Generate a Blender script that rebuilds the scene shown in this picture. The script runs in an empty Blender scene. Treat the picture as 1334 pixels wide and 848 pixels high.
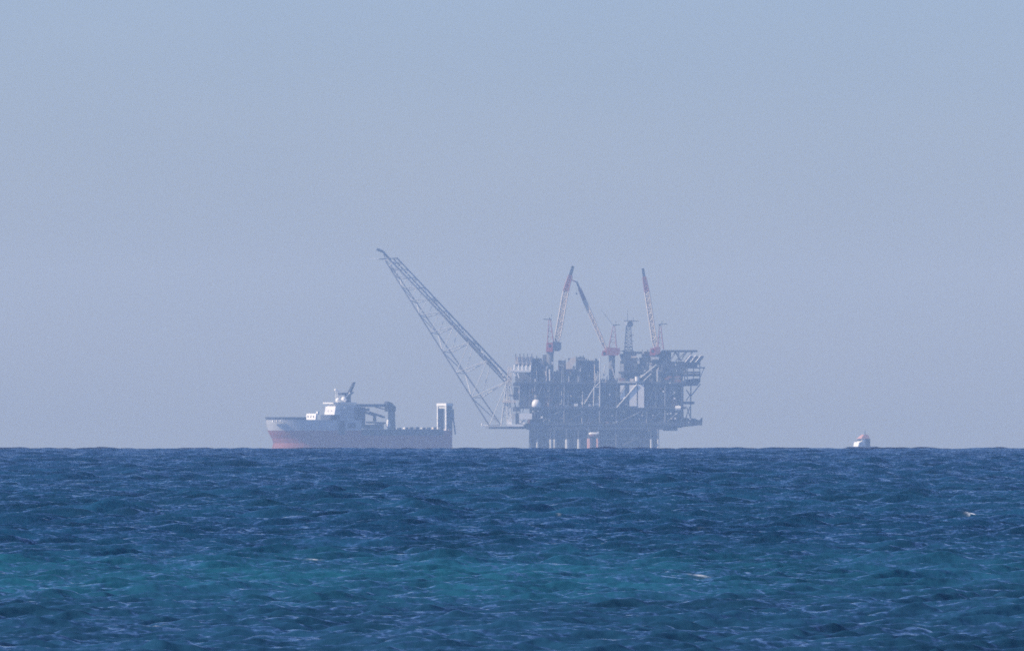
import bpy, math, random
import numpy as np
from mathutils import Vector

# ------------------------------------------------------------------ camera, sky, sun, exposure
S = bpy.context.scene
COL = S.collection
EYE = 3.0                 # eye height above the water, standing on the shore
DH = 2750.0               # distance of the horizon
RE = DH * DH / (2 * EYE)  # the sea curves away with this radius
PXA = 6e-5                # one photo pixel in radians
DIP = 2 * EYE / DH
ROWH = 584.0              # horizon row
ROWE = ROWH - DIP / PXA   # eye level row

cam = bpy.data.cameras.new("camera")
cam.sensor_width = 36.0
cam.lens = 36.0 / (1334 * PXA)
cam.dof.use_dof = True       # the lens is focused on the nearer sea
cam.dof.focus_distance = 320
cam.dof.aperture_fstop = 18
cam.clip_start = 0.5
cam.clip_end = 40000
co = bpy.data.objects.new("camera", cam)
COL.objects.link(co)
co.location = (0, 0, EYE)
co.rotation_euler = (math.radians(90) + (ROWE - 424) * PXA, 0, 0)
S.camera = co

SUN_EL = math.radians(36)
SUN_FRONT = math.radians(16)
sv = Vector((-math.cos(SUN_FRONT) * math.cos(SUN_EL), -math.sin(SUN_FRONT) * math.cos(SUN_EL), math.sin(SUN_EL)))

w = bpy.data.worlds.new("World")
S.world = w
w.use_nodes = True
wt = w.node_tree
bg = wt.nodes["Background"]
sky = wt.nodes.new("ShaderNodeTexSky")
sky.sky_type = 'NISHITA'
sky.sun_disc = False
sky.sun_elevation = SUN_EL
sky.sun_rotation = math.atan2(sv.x, sv.y)
sky.altitude = 0
sky.air_density = 1.0
sky.dust_density = 0.6
sky.ozone_density = 5.0
tint = wt.nodes.new("ShaderNodeMix")
tint.data_type = 'RGBA'
tint.blend_type = 'MULTIPLY'
tint.inputs[0].default_value = 1.0
wt.links.new(sky.outputs[0], tint.inputs[6])
wc = wt.nodes.new("ShaderNodeTexCoord")
wm = wt.nodes.new("ShaderNodeMapping")
wm.inputs["Scale"].default_value = (22, 22, 60)
wt.links.new(wc.outputs["Generated"], wm.inputs["Vector"])
wn = wt.nodes.new("ShaderNodeTexNoise")
wn.inputs["Scale"].default_value = 1.0
wn.inputs["Detail"].default_value = 4
wt.links.new(wm.outputs[0], wn.inputs["Vector"])
wr = wt.nodes.new("ShaderNodeValToRGB")
wr.color_ramp.elements[0].position = 0.3
wr.color_ramp.elements[0].color = (0.800, 0.905, 1.36, 1)
wr.color_ramp.elements[1].position = 0.75
wr.color_ramp.elements[1].color = (0.880, 0.965, 1.41, 1)
wt.links.new(wn.outputs["Fac"], wr.inputs["Fac"])
wt.links.new(wr.outputs["Color"], tint.inputs[7])
wt.links.new(tint.outputs[2], bg.inputs[0])
bg.inputs[1].default_value = 0.10

sun = bpy.data.lights.new("sun", 'SUN')
sun.energy = 5.0
sun.angle = math.radians(0.5)
sun.color = (1.0, 0.985, 0.965)
so = bpy.data.objects.new("sun", sun)
COL.objects.link(so)
so.rotation_euler = (-sv).to_track_quat('-Z', 'Y').to_euler()

S.view_settings.view_transform = 'Standard'
S.view_settings.look = 'None'
S.view_settings.exposure = 0.03
S.view_settings.gamma = 1.0
S.cycles.max_bounces = 6
S.cycles.volume_bounces = 0
S.cycles.volume_max_steps = 64
S.cycles.use_denoising = False
S.cycles.use_adaptive_sampling = False

HAZE_DENSITY = 7.8e-5
HAZE_COLOR = (0.44, 0.66, 1.0, 1)
HAZE_G = 0.0
random.seed(7)
rng = np.random.default_rng(11)


# ------------------------------------------------------------------ materials
def paint(name, col, rough=0.55, var=0.18, scale=0.25, metal=0.0):
    m = bpy.data.materials.new(name)
    m.use_nodes = True
    t = m.node_tree
    b = t.nodes["Principled BSDF"]
    b.inputs["Roughness"].default_value = rough
    b.inputs["Metallic"].default_value = metal
    tc = t.nodes.new("ShaderNodeTexCoord")
    n = t.nodes.new("ShaderNodeTexNoise")
    n.inputs["Scale"].default_value = scale
    n.inputs["Detail"].default_value = 5
    t.links.new(tc.outputs["Object"], n.inputs["Vector"])
    r = t.nodes.new("ShaderNodeValToRGB")
    r.color_ramp.elements[0].position = 0.3
    r.color_ramp.elements[1].position = 0.7
    r.color_ramp.elements[0].color = tuple(c * (1 - var) for c in col) + (1,)
    r.color_ramp.elements[1].color = tuple(min(1, c * (1 + var)) for c in col) + (1,)
    t.links.new(n.outputs["Fac"], r.inputs["Fac"])
    t.links.new(r.outputs["Color"], b.inputs["Base Color"])
    return m


M = {
    'dark': paint('dark_steel', (0.045, 0.050, 0.060), var=0.35),
    'mid': paint('grey_steel', (0.15, 0.155, 0.16), var=0.3),
    'light': paint('pale_grey_paint', (0.50, 0.50, 0.48), var=0.15),
    'white': paint('white_paint', (0.80, 0.79, 0.77), rough=0.4, var=0.06),
    'beige': paint('beige_paint', (0.62, 0.54, 0.45), var=0.15),
    'rust': paint('rusty_steel', (0.25, 0.13, 0.08), var=0.3),
    'red': paint('red_paint', (0.40, 0.095, 0.085), var=0.15),
    'maroon': paint('dark_red_paint', (0.30, 0.12, 0.12), var=0.2),
    'hullred': paint('red_antifouling', (0.36, 0.125, 0.11), var=0.16, scale=0.08),
    'hullgrey': paint('pale_hull_paint', (0.52, 0.53, 0.55), var=0.08, scale=0.1),
    'navy': paint('dark_blue_paint_and_shade', (0.05, 0.06, 0.09), var=0.2),
    'glass': paint('dark_glass', (0.02, 0.025, 0.03), rough=0.1, var=0.1),
    'orange': paint('orange_paint', (0.50, 0.27, 0.23), var=0.12),
}


# ------------------------------------------------------------------ mesh builder
class MB:
    def __init__(s):
        s.v = []
        s.f = []

    def add(s, vs, fs):
        o = len(s.v)
        s.v += [tuple(p) for p in vs]
        s.f += [tuple(i + o for i in f) for f in fs]
        return s

    def box(s, x0, x1, y0, y1, z0, z1):
        vs = [(x, y, z) for z in (z0, z1) for y in (y0, y1) for x in (x0, x1)]
        return s.add(vs, [(0, 2, 3, 1), (4, 5, 7, 6), (0, 1, 5, 4), (2, 6, 7, 3), (0, 4, 6, 2), (1, 3, 7, 5)])

    def prism(s, poly, y0, y1):   # poly of (x, z)
        n = len(poly)
        vs = [(x, y0, z) for x, z in poly] + [(x, y1, z) for x, z in poly]
        fs = [tuple(range(n)), tuple(range(2 * n - 1, n - 1, -1))]
        fs += [(i, i + n, (i + 1) % n + n, (i + 1) % n) for i in range(n)]
        return s.add(vs, fs)

    def hexa(s, bot, top):        # two quads of points
        return s.add(list(bot) + list(top), [(3, 2, 1, 0), (4, 5, 6, 7)] + [(i, (i + 1) % 4, (i + 1) % 4 + 4, i + 4) for i in range(4)])

    def tube(s, p, q, r, r2=None, n=8):
        p, q = Vector(p), Vector(q)
        d = (q - p)
        if d.length < 1e-6:
            return s
        d.normalize()
        a = d.orthogonal().normalized()
        b = d.cross(a)
        r2 = r if r2 is None else r2
        vs = [p + (a * math.cos(k * 2 * math.pi / n) + b * math.sin(k * 2 * math.pi / n)) * r for k in range(n)]
        vs += [q + (a * math.cos(k * 2 * math.pi / n) + b * math.sin(k * 2 * math.pi / n)) * r2 for k in range(n)]
        fs = [(k, (k + 1) % n, (k + 1) % n + n, k + n) for k in range(n)]
        fs += [tuple(range(n - 1, -1, -1)), tuple(range(n, 2 * n))]
        return s.add(vs, fs)

    def ball(s, c, r, nu=14, nv=9, zs=1.0, lo=-90):
        c = Vector(c)
        vs, fs = [], []
        for j in range(nv + 1):
            la = math.radians(lo + (90 - lo) * j / nv)
            for i in range(nu):
                lo_ = 2 * math.pi * i / nu
                vs.append(c + Vector((math.cos(la) * math.cos(lo_), math.cos(la) * math.sin(lo_), math.sin(la) * zs)) * r)
        for j in range(nv):
            for i in range(nu):
                fs.append((j * nu + i, j * nu + (i + 1) % nu, (j + 1) * nu + (i + 1) % nu, (j + 1) * nu + i))
        fs.append(tuple(range(nu - 1, -1, -1)))
        return s.add(vs, fs)

    def lattice(s, A, B, n, rc, rb, chords=True, flip=False):
        """truss between two quads of corner points"""
        A = [Vector(p) for p in A]
        B = [Vector(p) for p in B]
        k = len(A)
        ts = n if isinstance(n, (list, tuple)) else [i / n for i in range(n + 1)]
        if chords:
            for a, b in zip(A, B):
                s.tube(a, b, rc)
        rings = [[a.lerp(b, t) for a, b in zip(A, B)] for t in ts]
        for j, R in enumerate(rings):
            for i in range(k):
                s.tube(R[i], R[(i + 1) % k], rb, n=6)
                if j + 1 < len(rings):
                    N = rings[j + 1]
                    if (j + i + flip) % 2:
                        s.tube(R[i], N[(i + 1) % k], rb, n=6)
                    else:
                        s.tube(R[(i + 1) % k], N[i], rb, n=6)
        return s

    def build(s, name, mat, parent=None, origin=(0, 0, 0), smooth=False):
        me = bpy.data.meshes.new(name)
        ox, oy, oz = origin
        me.from_pydata([(x - ox, y - oy, z - oz) for x, y, z in s.v], [], s.f)
        me.materials.append(M[mat] if isinstance(mat, str) else mat)
        if smooth:
            me.polygons.foreach_set("use_smooth", [True] * len(me.polygons))
        me.update()
        o = bpy.data.objects.new(name, me)
        COL.objects.link(o)
        if parent is not None:
            o.parent = parent
        else:
            o.location = origin
        return o


def thing(name, label, cat, loc, rz=0.0, group=None):
    o = bpy.data.objects.new(name, None)
    COL.objects.link(o)
    o.location = loc
    o.rotation_euler = (0, 0, rz)
    o.empty_display_size = 5
    o["label"] = label
    o["category"] = cat
    if group:
        o["group"] = group
    return o


def sea_level(r):
    return -r * r / (2 * RE)


class Frame:
    """measuring frame of a far object at distance d: photo columns and rows to metres, origin at its foot on the water"""
    def __init__(s, d, col):
        s.d = d
        s.m = d * PXA
        s.cx = (col - 667) * s.m
        s.foot = sea_level(math.hypot(d, s.cx))
        s.loc = (s.cx, d, s.foot)

    def x(s, px):
        return (px - 667) * s.m - s.cx

    def z(s, row):
        return EYE + (ROWE - row) * s.m - s.foot

    def p(s, px, row, y=0.0):
        return Vector((s.x(px), y, s.z(row)))


# ------------------------------------------------------------------ the sea
def make_sea():
    # rows of the sheet: fine where it is seen, coarse elsewhere
    rs = list(np.geomspace(1.0, 130, 60))
    r = 132.0
    while r < 2950:
        rs.append(r)
        r += 0.08 * (r / 160) ** 1.15
    rs += list(np.geomspace(3000, 14000, 50))
    rs = np.array(rs)
    fine = np.linspace(-2.75, 2.75, 760)
    side = 2.75 + np.cumsum(np.geomspace(0.01, 1.2, 40))
    ang = np.radians(np.concatenate([-side[::-1], fine, side]))
    nr, na = len(rs), len(ang)
    Rg, Ag = np.meshgrid(rs, ang, indexing='ij')
    X = (Rg * np.sin(Ag)).astype(np.float64)
    Y = (Rg * np.cos(Ag)).astype(np.float64)
    dr = np.gradient(rs)[:, None]
    Z = np.zeros_like(X)
    DX = np.zeros_like(X)
    DY = np.zeros_like(X)
    # wind sea: short crested waves running mostly towards the shore
    lam = np.concatenate([np.geomspace(0.35, 1.6, 30), np.geomspace(1.6, 5.0, 22), np.geomspace(5, 16, 10)])
    groups = 0.85 + 0.22 * np.sin(X * 0.11 + 0.7 + Y * 0.021) * np.sin(Y * 0.034 - X * 0.05) 
    gr_small = np.clip(0.95 + 0.32 * np.sin(X * 1.1 + 0.8 * np.sin(Y * 0.23)) * np.sin(Y * 0.31 + 1.3 * np.sin(X * 0.7)) + 0.22 * np.sin(X * 2.3 + Y * 0.17) * np.sin(Y * 0.77 - X * 0.4), 0.3, 1.5)
    for L in lam:
        k = 2 * math.pi / L
        th = rng.normal(0.12, 0.62)
        ph = rng.uniform(0, 2 * math.pi)
        steep = 0.080 if L < 1.6 else (0.080 if L < 5 else 0.034)
        a = steep * L / (2 * math.pi) * rng.uniform(0.7, 1.3)
        att = np.clip((L / (dr * 2.6) - 0.7), 0, 1)
        if att.max() <= 0:
            continue
        if L > 1.6:      # the longer waves are lower in the shelter near the shore
            near = 0.40 if L < 5 else 0.14
            att = att * (near + (1 - near) * np.clip((Rg - 150) / (300 if L < 5 else 600), 0, 1))
        dx, dy = math.sin(th), -math.cos(th)
        arg = k * (X * dx + Y * dy) + ph
        aa = a * att * (gr_small if L < 1.6 else groups)
        Z += aa * np.sin(arg)
        c = aa * np.cos(arg) * 0.72
        DX += c * dx
        DY += c * dy
    # open-water swell whose tops break the line of the horizon
    far = np.clip((Rg - 1700) / 700, 0, 1) * np.clip((3200 - Rg) / 300, 0, 1)
    sw = np.zeros_like(X)
    for i in range(24):
        L = rng.uniform(3, 34)
        Lr = rng.uniform(160, 420)
        sw += np.sin(X * 2 * math.pi / L + rng.uniform(0, 6.28)) * np.sin(Y * 2 * math.pi / Lr + rng.uniform(0, 6.28)) * (0.5 + L / 34)
    Z += far * np.maximum(sw * 0.08, -0.1) - far * 0.45
    base = -(X * X + Y * Y) / (2 * RE)
    # broken crests
    foam = np.zeros_like(X)
    for px, row, wpx, q in [(1271, 678, 9, 92), (1300, 676, 8, 96), (410, 735, 9, 94), (915, 756, 16, 93), (208, 820, 10, 96),
                            (735, 680, 5, 96), (918, 697, 7, 97), (4, 752, 6, 96), (455, 788, 4, 98), (1326, 779, 5, 96), (780, 718, 5, 98)]:
        dep = (row - ROWE) * PXA
        lo, hi = 50.0, DH
        for _ in range(60):
            mid = (lo + hi) / 2
            if EYE / mid + mid / (2 * RE) > dep:
                lo = mid
            else:
                hi = mid
        d0 = lo
        x0 = (px - 667) * PXA * d0
        wx = 0.8 * wpx * PXA * d0
        wy = 1.1 * (d0 / 200)
        g = np.exp(-((X - x0) / wx) ** 2 - ((Y - d0) / wy) ** 2)
        sel = g > 0.3
        if sel.sum() < 5:
            continue
        thr = np.percentile(Z[sel], q)
        foam = np.maximum(foam, g * np.clip((Z - thr) / 0.012, 0, 1) * 1.6)
    V = np.stack([X + DX, Y + DY, base + Z], axis=-1).reshape(-1, 3).astype(np.float32)
    idx = np.arange(nr * na).reshape(nr, na)
    Q = np.stack([idx[:-1, :-1], idx[:-1, 1:], idx[1:, 1:], idx[1:, :-1]], axis=-1).reshape(-1, 4).astype(np.int32)
    me = bpy.data.meshes.new("sea")
    me.vertices.add(len(V))
    me.vertices.foreach_set("co", V.ravel())
    me.loops.add(Q.size)
    me.loops.foreach_set("vertex_index", Q.ravel())
    me.polygons.add(len(Q))
    me.polygons.foreach_set("loop_start", np.arange(0, Q.size, 4, dtype=np.int32))
    me.polygons.foreach_set("use_smooth", np.ones(len(Q), dtype=bool))
    at = me.attributes.new("foam", 'FLOAT', 'POINT')
    at.data.foreach_set("value", foam.ravel().astype(np.float32))
    me.update()
    o = bpy.data.objects.new("sea", me)
    COL.objects.link(o)
    o["kind"] = "structure"
    o["label"] = "choppy blue sea with a turquoise band over shallow sand"
    # water
    m = bpy.data.materials.new("sea_water")
    m.use_nodes = True
    t = m.node_tree
    N, Lk = t.nodes, t.links
    b = N["Principled BSDF"]
    tc = N.new("ShaderNodeTexCoord")
    sep = N.new("ShaderNodeSeparateXYZ")
    Lk.new(tc.outputs["Object"], sep.inputs[0])

    def math_(op, a, c, clamp=False):
        n = N.new("ShaderNodeMath")
        n.operation = op
        n.use_clamp = clamp
        for i, v in enumerate((a, c)):
            if hasattr(v, 'is_linked') or hasattr(v, 'node'):
                Lk.new(v, n.inputs[i])
            else:
                n.inputs[i].default_value = v
        return n.outputs[0]

    def noise(scale, detail, vec=None, rough=0.5):
        n = N.new("ShaderNodeTexNoise")
        n.inputs["Scale"].default_value = scale
        n.inputs["Detail"].default_value = detail
        n.inputs["Roughness"].default_value = rough
        Lk.new(vec if vec is not None else tc.outputs["Object"], n.inputs["Vector"])
        return n

    def mapped(sx, sy, sz=1):
        mp = N.new("ShaderNodeMapping")
        mp.inputs["Scale"].default_value = (sx, sy, sz)
        Lk.new(tc.outputs["Object"], mp.inputs["Vector"])
        return mp.outputs[0]

    wob = noise(1.0, 3, mapped(0.16, 0.035))
    # distance in logarithm, wobbled: the bands of the sea bed run along the shore
    lg = math_('LOGARITHM', sep.outputs[1], 10.0)
    wv = math_('MULTIPLY', math_('SUBTRACT', wob.outputs["Fac"], 0.5), 0.10)
    pos = math_('ADD', lg, wv)
    mr = N.new("ShaderNodeMapRange")
    mr.inputs[1].default_value = 2.1
    mr.inputs[2].default_value = 3.45
    Lk.new(pos, mr.inputs[0])
    ramp = N.new("ShaderNodeValToRGB")
    Lk.new(mr.outputs[0], ramp.inputs["Fac"])
    e = ramp.color_ramp.elements

    def at_(d):
        return (math.log10(d) - 2.1) / 1.35
    stops = [(150, (0.0147, 0.0598, 0.0997)), (200, (0.0147, 0.0623, 0.1032)), (250, (0.0134, 0.0660, 0.1065)), (300, (0.0122, 0.0598, 0.1032)),
             (340, (0.0098, 0.0491, 0.0907)), (430, (0.0122, 0.0598, 0.1055)), (900, (0.0122, 0.0539, 0.1055)), (1800, (0.0122, 0.0515, 0.1076))]
    e[0].position, e[0].color = at_(stops[0][0]), stops[0][1] + (1,)
    e[1].position, e[1].color = at_(stops[1][0]), stops[1][1] + (1,)
    for d, c in stops[2:]:
        x = e.new(at_(d))
        x.color = c + (1,)
    # patches of different depth and weed
    pat = noise(1.0, 4, mapped(0.30, 0.06))
    pr = N.new("ShaderNodeMapRange")
    pr.inputs[1].default_value = 0.3
    pr.inputs[2].default_value = 0.7
    pr.inputs[3].default_value = 0.72
    pr.inputs[4].default_value = 1.25
    Lk.new(pat.outputs["Fac"], pr.inputs[0])
    mul = N.new("ShaderNodeMix")
    mul.data_type = 'RGBA'
    mul.blend_type = 'MULTIPLY'
    mul.inputs[0].default_value = 1
    Lk.new(ramp.outputs["Color"], mul.inputs[6])
    Lk.new(pr.outputs[0], mul.inputs[7])
    # a bar of pale sand under shallow water, broken by weed
    bar = N.new("ShaderNodeValToRGB")
    Lk.new(mr.outputs[0], bar.inputs["Fac"])
    be = bar.color_ramp.elements
    be[0].position, be[0].color = at_(205), (0, 0, 0, 1)
    be[1].position, be[1].color = at_(296), (0, 0, 0, 1)
    for d, v in ((222, 0.75), (243, 0.9), (262, 0.7)):
        x = be.new(at_(d))
        x.color = (v, v, v, 1)
    weed = noise(1.0, 5, mapped(0.33, 0.05), 0.6)
    wk = N.new("ShaderNodeMapRange")
    wk.inputs[1].default_value = 0.38
    wk.inputs[2].default_value = 0.62
    Lk.new(weed.outputs["Fac"], wk.inputs[0])
    xr = N.new("ShaderNodeMapRange")
    xr.inputs[1].default_value = 0.5
    xr.inputs[2].default_value = 6.0
    xr.inputs[3].default_value = 1.0
    xr.inputs[4].default_value = 0.30
    Lk.new(sep.outputs[0], xr.inputs[0])
    bk = math_('MULTIPLY', math_('MULTIPLY', bar.outputs["Color"], xr.outputs[0]), math_('ADD', math_('MULTIPLY', wk.outputs[0], 0.55), 0.30))
    bx_ = N.new("ShaderNodeMix")
    bx_.data_type = 'RGBA'
    Lk.new(bk, bx_.inputs[0])
    Lk.new(mul.outputs[2], bx_.inputs[6])
    bx_.inputs[7].default_value = (0.018, 0.120, 0.158, 1)
    # dark mirage line at the horizon, painted into the water colour
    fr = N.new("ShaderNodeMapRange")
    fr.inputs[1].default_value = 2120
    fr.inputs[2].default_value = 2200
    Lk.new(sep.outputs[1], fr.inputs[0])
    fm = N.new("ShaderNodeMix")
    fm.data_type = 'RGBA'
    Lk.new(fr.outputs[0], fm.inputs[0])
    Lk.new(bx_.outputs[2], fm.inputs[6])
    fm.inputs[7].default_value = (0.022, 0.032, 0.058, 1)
    # foam
    fa = N.new("ShaderNodeAttribute")
    fa.attribute_name = "foam"
    fn = noise(9.0, 5, mapped(1, 0.5), 0.65)
    fk = math_('MULTIPLY', fa.outputs["Fac"], math_('MULTIPLY', math_('SUBTRACT', fn.outputs["Fac"], 0.36), 5.0, True), True)
    fo = N.new("ShaderNodeMix")
    fo.data_type = 'RGBA'
    Lk.new(fk, fo.inputs[0])
    Lk.new(fm.outputs[2], fo.inputs[6])
    fo.inputs[7].default_value = (0.82, 0.82, 0.78, 1)
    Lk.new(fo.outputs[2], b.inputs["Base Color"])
    b.inputs["IOR"].default_value = 1.333
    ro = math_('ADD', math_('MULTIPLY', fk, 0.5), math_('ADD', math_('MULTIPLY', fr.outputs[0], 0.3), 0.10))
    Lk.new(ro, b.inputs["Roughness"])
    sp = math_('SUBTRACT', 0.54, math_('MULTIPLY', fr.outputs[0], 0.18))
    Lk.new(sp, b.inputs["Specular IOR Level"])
    # ripples too small for the sheet tilt its normal
    geo = N.new("ShaderNodeNewGeometry")
    lean = N.new("ShaderNodeVectorMath")     # wavelets lean towards the shore
    lean.operation = 'ADD'
    Lk.new(geo.outputs["Normal"], lean.inputs[0])
    lean.inputs[1].default_value = (0.0, -0.16, 0.0)
    acc = None
    for sc, amt in (((9.0, 4.0), 0.8), ((2.2, 0.9), 0.6), ((0.5, 0.2), 0.3)):
        nn = noise(1.0, 3, mapped(sc[0], sc[1], sc[0]))
        v = N.new("ShaderNodeVectorMath")
        v.operation = 'SUBTRACT'
        Lk.new(nn.outputs["Color"], v.inputs[0])
        v.inputs[1].default_value = (0.5, 0.5, 0.5)
        s2 = N.new("ShaderNodeVectorMath")
        s2.operation = 'MULTIPLY'
        Lk.new(v.outputs[0], s2.inputs[0])
        s2.inputs[1].default_value = (amt, amt * 1.4, 0.0)
        ad = N.new("ShaderNodeVectorMath")
        ad.operation = 'ADD'
        Lk.new(lean.outputs[0] if acc is None else acc, ad.inputs[0])
        Lk.new(s2.outputs[0], ad.inputs[1])
        acc = ad.outputs[0]
    nz = N.new("ShaderNodeVectorMath")
    nz.operation = 'NORMALIZE'
    Lk.new(acc, nz.inputs[0])
    Lk.new(nz.outputs[0], b.inputs["Normal"])
    me.materials.append(m)
    return o


make_sea()

# ------------------------------------------------------------------ the air
hz = MB().box(-3600, 3600, -40, 14200, -82, 168)
hm = bpy.data.materials.new("haze_air")
hm.use_nodes = True
ht = hm.node_tree
for n in list(ht.nodes):
    if n.type != 'OUTPUT_MATERIAL':
        ht.nodes.remove(n)
pv = ht.nodes.new("ShaderNodeVolumePrincipled")
pv.inputs["Color"].default_value = HAZE_COLOR
pv.inputs["Absorption Color"].default_value = (1, 1, 1, 1)
pv.inputs["Density"].default_value = HAZE_DENSITY
pv.inputs["Anisotropy"].default_value = HAZE_G
ht.links.new(pv.outputs[0], ht.nodes["Material Output"].inputs["Volume"])
ho = hz.build("haze", hm)
ho["kind"] = "stuff"
ho["label"] = "pale blue sea haze"


# ------------------------------------------------------------------ the gas platform
F = Frame(11000.0, 775)
plat = thing("gas_platform", "huge dark grey gas platform on jacket legs, stacked decks and pale equipment", "gas platform", F.loc)


def pbox(name, mat, px0, px1, r0, r1, y0, y1, parent=plat):
    return MB().box(F.x(px0), F.x(px1), y0, y1, F.z(r1), F.z(r0)).build(name, mat, parent)


def ptube(name, mat, a, b, r, parent=plat, r2=None):
    return MB().tube(F.p(*a), F.p(*b), r, r2).build(name, mat, parent)


YF, YB = -36.0, 34.0
# jacket: legs, braces, conductors, caissons
for px in (692, 748, 803, 853):
    for y in (YF + 3, YB - 2):
        MB().tube((F.x(px) + (px - 772) * 0.03, y * 1.05, -40), (F.x(px), y, F.z(557)), 1.9, 1.6, 12).build("jacket_leg", "dark", plat)
for y in (YF + 3, YB - 2):
    for a, b in ((692, 748), (748, 803), (803, 853)):
        MB().tube((F.x(a), y, F.z(560)), (F.x(b), y, F.z(584)), 0.8).tube((F.x(b), y, F.z(560)), (F.x(a), y, F.z(584)), 0.8) \
            .tube((F.x(a), y, F.z(572)), (F.x(b), y, F.z(572)), 0.6).build("jacket_brace", "dark", plat)
for i in range(4):
    px = (692, 748, 803, 853)[i]
    MB().tube((F.x(px), YF + 3, F.z(561)), (F.x(px), YB - 2, F.z(584)), 0.8).tube((F.x(px), YB - 2, F.z(561)), (F.x(px), YF + 3, F.z(584)), 0.8).build("side_brace", "dark", plat)
for row in range(3):
    for k in range(22):
        px = 691 + k * 7.4 + row * 2.4 + random.uniform(-1, 1)
        y = (-14, 0, 16)[row]
        ptube("conductor", "dark", (px, 600, y), (px, 556, y), random.uniform(0.8, 1.4))
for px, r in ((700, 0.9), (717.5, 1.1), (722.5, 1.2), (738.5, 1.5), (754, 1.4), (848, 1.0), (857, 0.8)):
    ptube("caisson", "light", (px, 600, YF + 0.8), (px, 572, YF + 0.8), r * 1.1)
    ptube("caisson", "dark", (px, 572, YF + 0.8), (px, 559, YF + 0.8), r * 0.8)  # shade of the deck painted as a dark upper length
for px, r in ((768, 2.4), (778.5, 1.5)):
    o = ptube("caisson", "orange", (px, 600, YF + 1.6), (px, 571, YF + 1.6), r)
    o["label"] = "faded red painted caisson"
    ptube("caisson", "dark", (px, 571, YF + 1.6), (px, 558, YF + 1.6), r * 0.9)  # dark top again stands for the deck's shade
for px in (706, 730, 762, 790, 812, 826, 840):
    ptube("caisson", "mid", (px, 600, YF + 6), (px, 557, YF + 6), random.uniform(0.8, 1.3))
MB().box(F.x(690), F.x(858), -30, 30, F.z(569.5), F.z(567.5)).build("jacket_frame", "dark", plat)
MB().box(F.x(694), F.x(851), -20, 26, F.z(588), F.z(560)).build("riser_casing", "dark", plat)

# decks
for nm, a, b, r0, r1, y0, y1 in (("cellar_deck", 686, 864, 556, 559.5, YF, YB), ("lower_deck", 672, 914, 551.5, 554, YF, YB), ("production_deck", 672, 893, 530, 532.5, YF, YB),
                                 ("main_deck", 670, 894, 498, 500.5, YF, YB), ("upper_deck", 806, 912, 484, 486, YF + 6, YB)):
    pbox(nm, "dark", a, b, r0, r1, y0, y1)
pbox("deck_girder", "dark", 660, 888, 554, 557, YF + 4, YB - 4)
# walls of equipment set back behind the deck edges
for a, b, r0, r1, y0, y1, mt in ((677, 740, 500.5, 530, -22, 24, 'dark'), (740.3, 804, 500.5, 530, -20, 24, 'dark'), (838.5, 890, 500.5, 530, -20, 26, 'dark'),
                                 (690, 780, 532.5, 551.5, -24, 26, 'dark'), (780.3, 890, 532.5, 551.5, -22, 26, 'dark'), (804.3, 838.2, 500.5, 530, -14, 24, 'mid'),
                                 (862, 889, 486, 498, -24, 24, 'dark'), (838, 861.7, 470, 498, -22, 20, 'dark'), (862, 894, 471, 484, -24, 24, 'dark'), (894, 908, 473, 480, -20, 16, 'dark')):
    pbox("module", mt, a, b, r0, r1, y0, y1)
# columns and diagonals on the deck edges
for px in (677, 697, 716, 735, 781, 803, 842, 866, 888):
    for r0, r1 in ((500.5, 530), (532.5, 551.5)):
        ptube("deck_column", random.choice(("dark", "mid")), (px, r1, YF + 1.2), (px, r0, YF + 1.2), 0.75)
for a, b in ((697, 716), (716, 735), (842, 866), (866, 888)):
    MB().tube(F.p(a, 530, YF + 1.2), F.p((a + b) / 2, 500.5, YF + 1.2), 0.45).tube(F.p(b, 530, YF + 1.2), F.p((a + b) / 2, 500.5, YF + 1.2), 0.45).build("deck_brace", "dark", plat)
for a, b in ((677, 703), (703, 735), (735, 768), (768, 803), (803, 842), (842, 866), (866, 888)):
    MB().tube(F.p(a, 551.5, YF + 1.3), F.p(b, 532.5, YF + 1.3), 0.45).build("deck_brace", random.choice(("dark", "mid")), plat)
# handrails
for a, b, r, y in ((672, 800, 530, YF), (838, 893, 530, YF), (672, 804, 498, YF), (842, 894, 498, YF), (672, 914, 551.5, YF), (808, 862, 484, YF + 6)):
    mb = MB()
    for h in (0.6, 1.2):
        mb.tube((F.x(a), y + 0.15, F.z(r) + h), (F.x(b), y + 0.15, F.z(r) + h), 0.07, n=5)
    k = a
    while k <= b:
        mb.tube((F.x(k), y + 0.15, F.z(r)), (F.x(k), y + 0.15, F.z(r) + 1.25), 0.07, n=5)
        k += 3
    mb.build("handrail", "mid", plat)

# skids, vessels and pipe runs between the decks
for i in range(46):
    top, bot = random.choice(((500.5, 530), (500.5, 530), (532.5, 551.5), (484, 498)))
    px = random.uniform(680, 876) if top != 484 else random.uniform(845, 885)
    if 800 < px < 840 and top == 500.5:
        continue
    wv = random.uniform(3, 9)
    hv = random.uniform(2.5, (bot - top) * 0.6)
    y0 = random.uniform(YF + 2, YF + 8)
    pbox("equipment_skid", random.choice(("dark", "dark", "mid", "mid", "rust")), px, px + wv, bot - hv, bot, y0, y0 + 7)
for i in range(34):
    top, bot = random.choice(((500.5, 530), (500.5, 530), (532.5, 551.5)))
    px = random.uniform(676, 886)
    if 800 < px < 840:
        continue
    y = random.uniform(YF + 0.8, YF + 4)
    ptube("riser_pipe", random.choice(("mid", "mid", "dark", "light")), (px, bot, y), (px, top + random.uniform(0, 14), y), random.uniform(0.18, 0.42))
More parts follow.
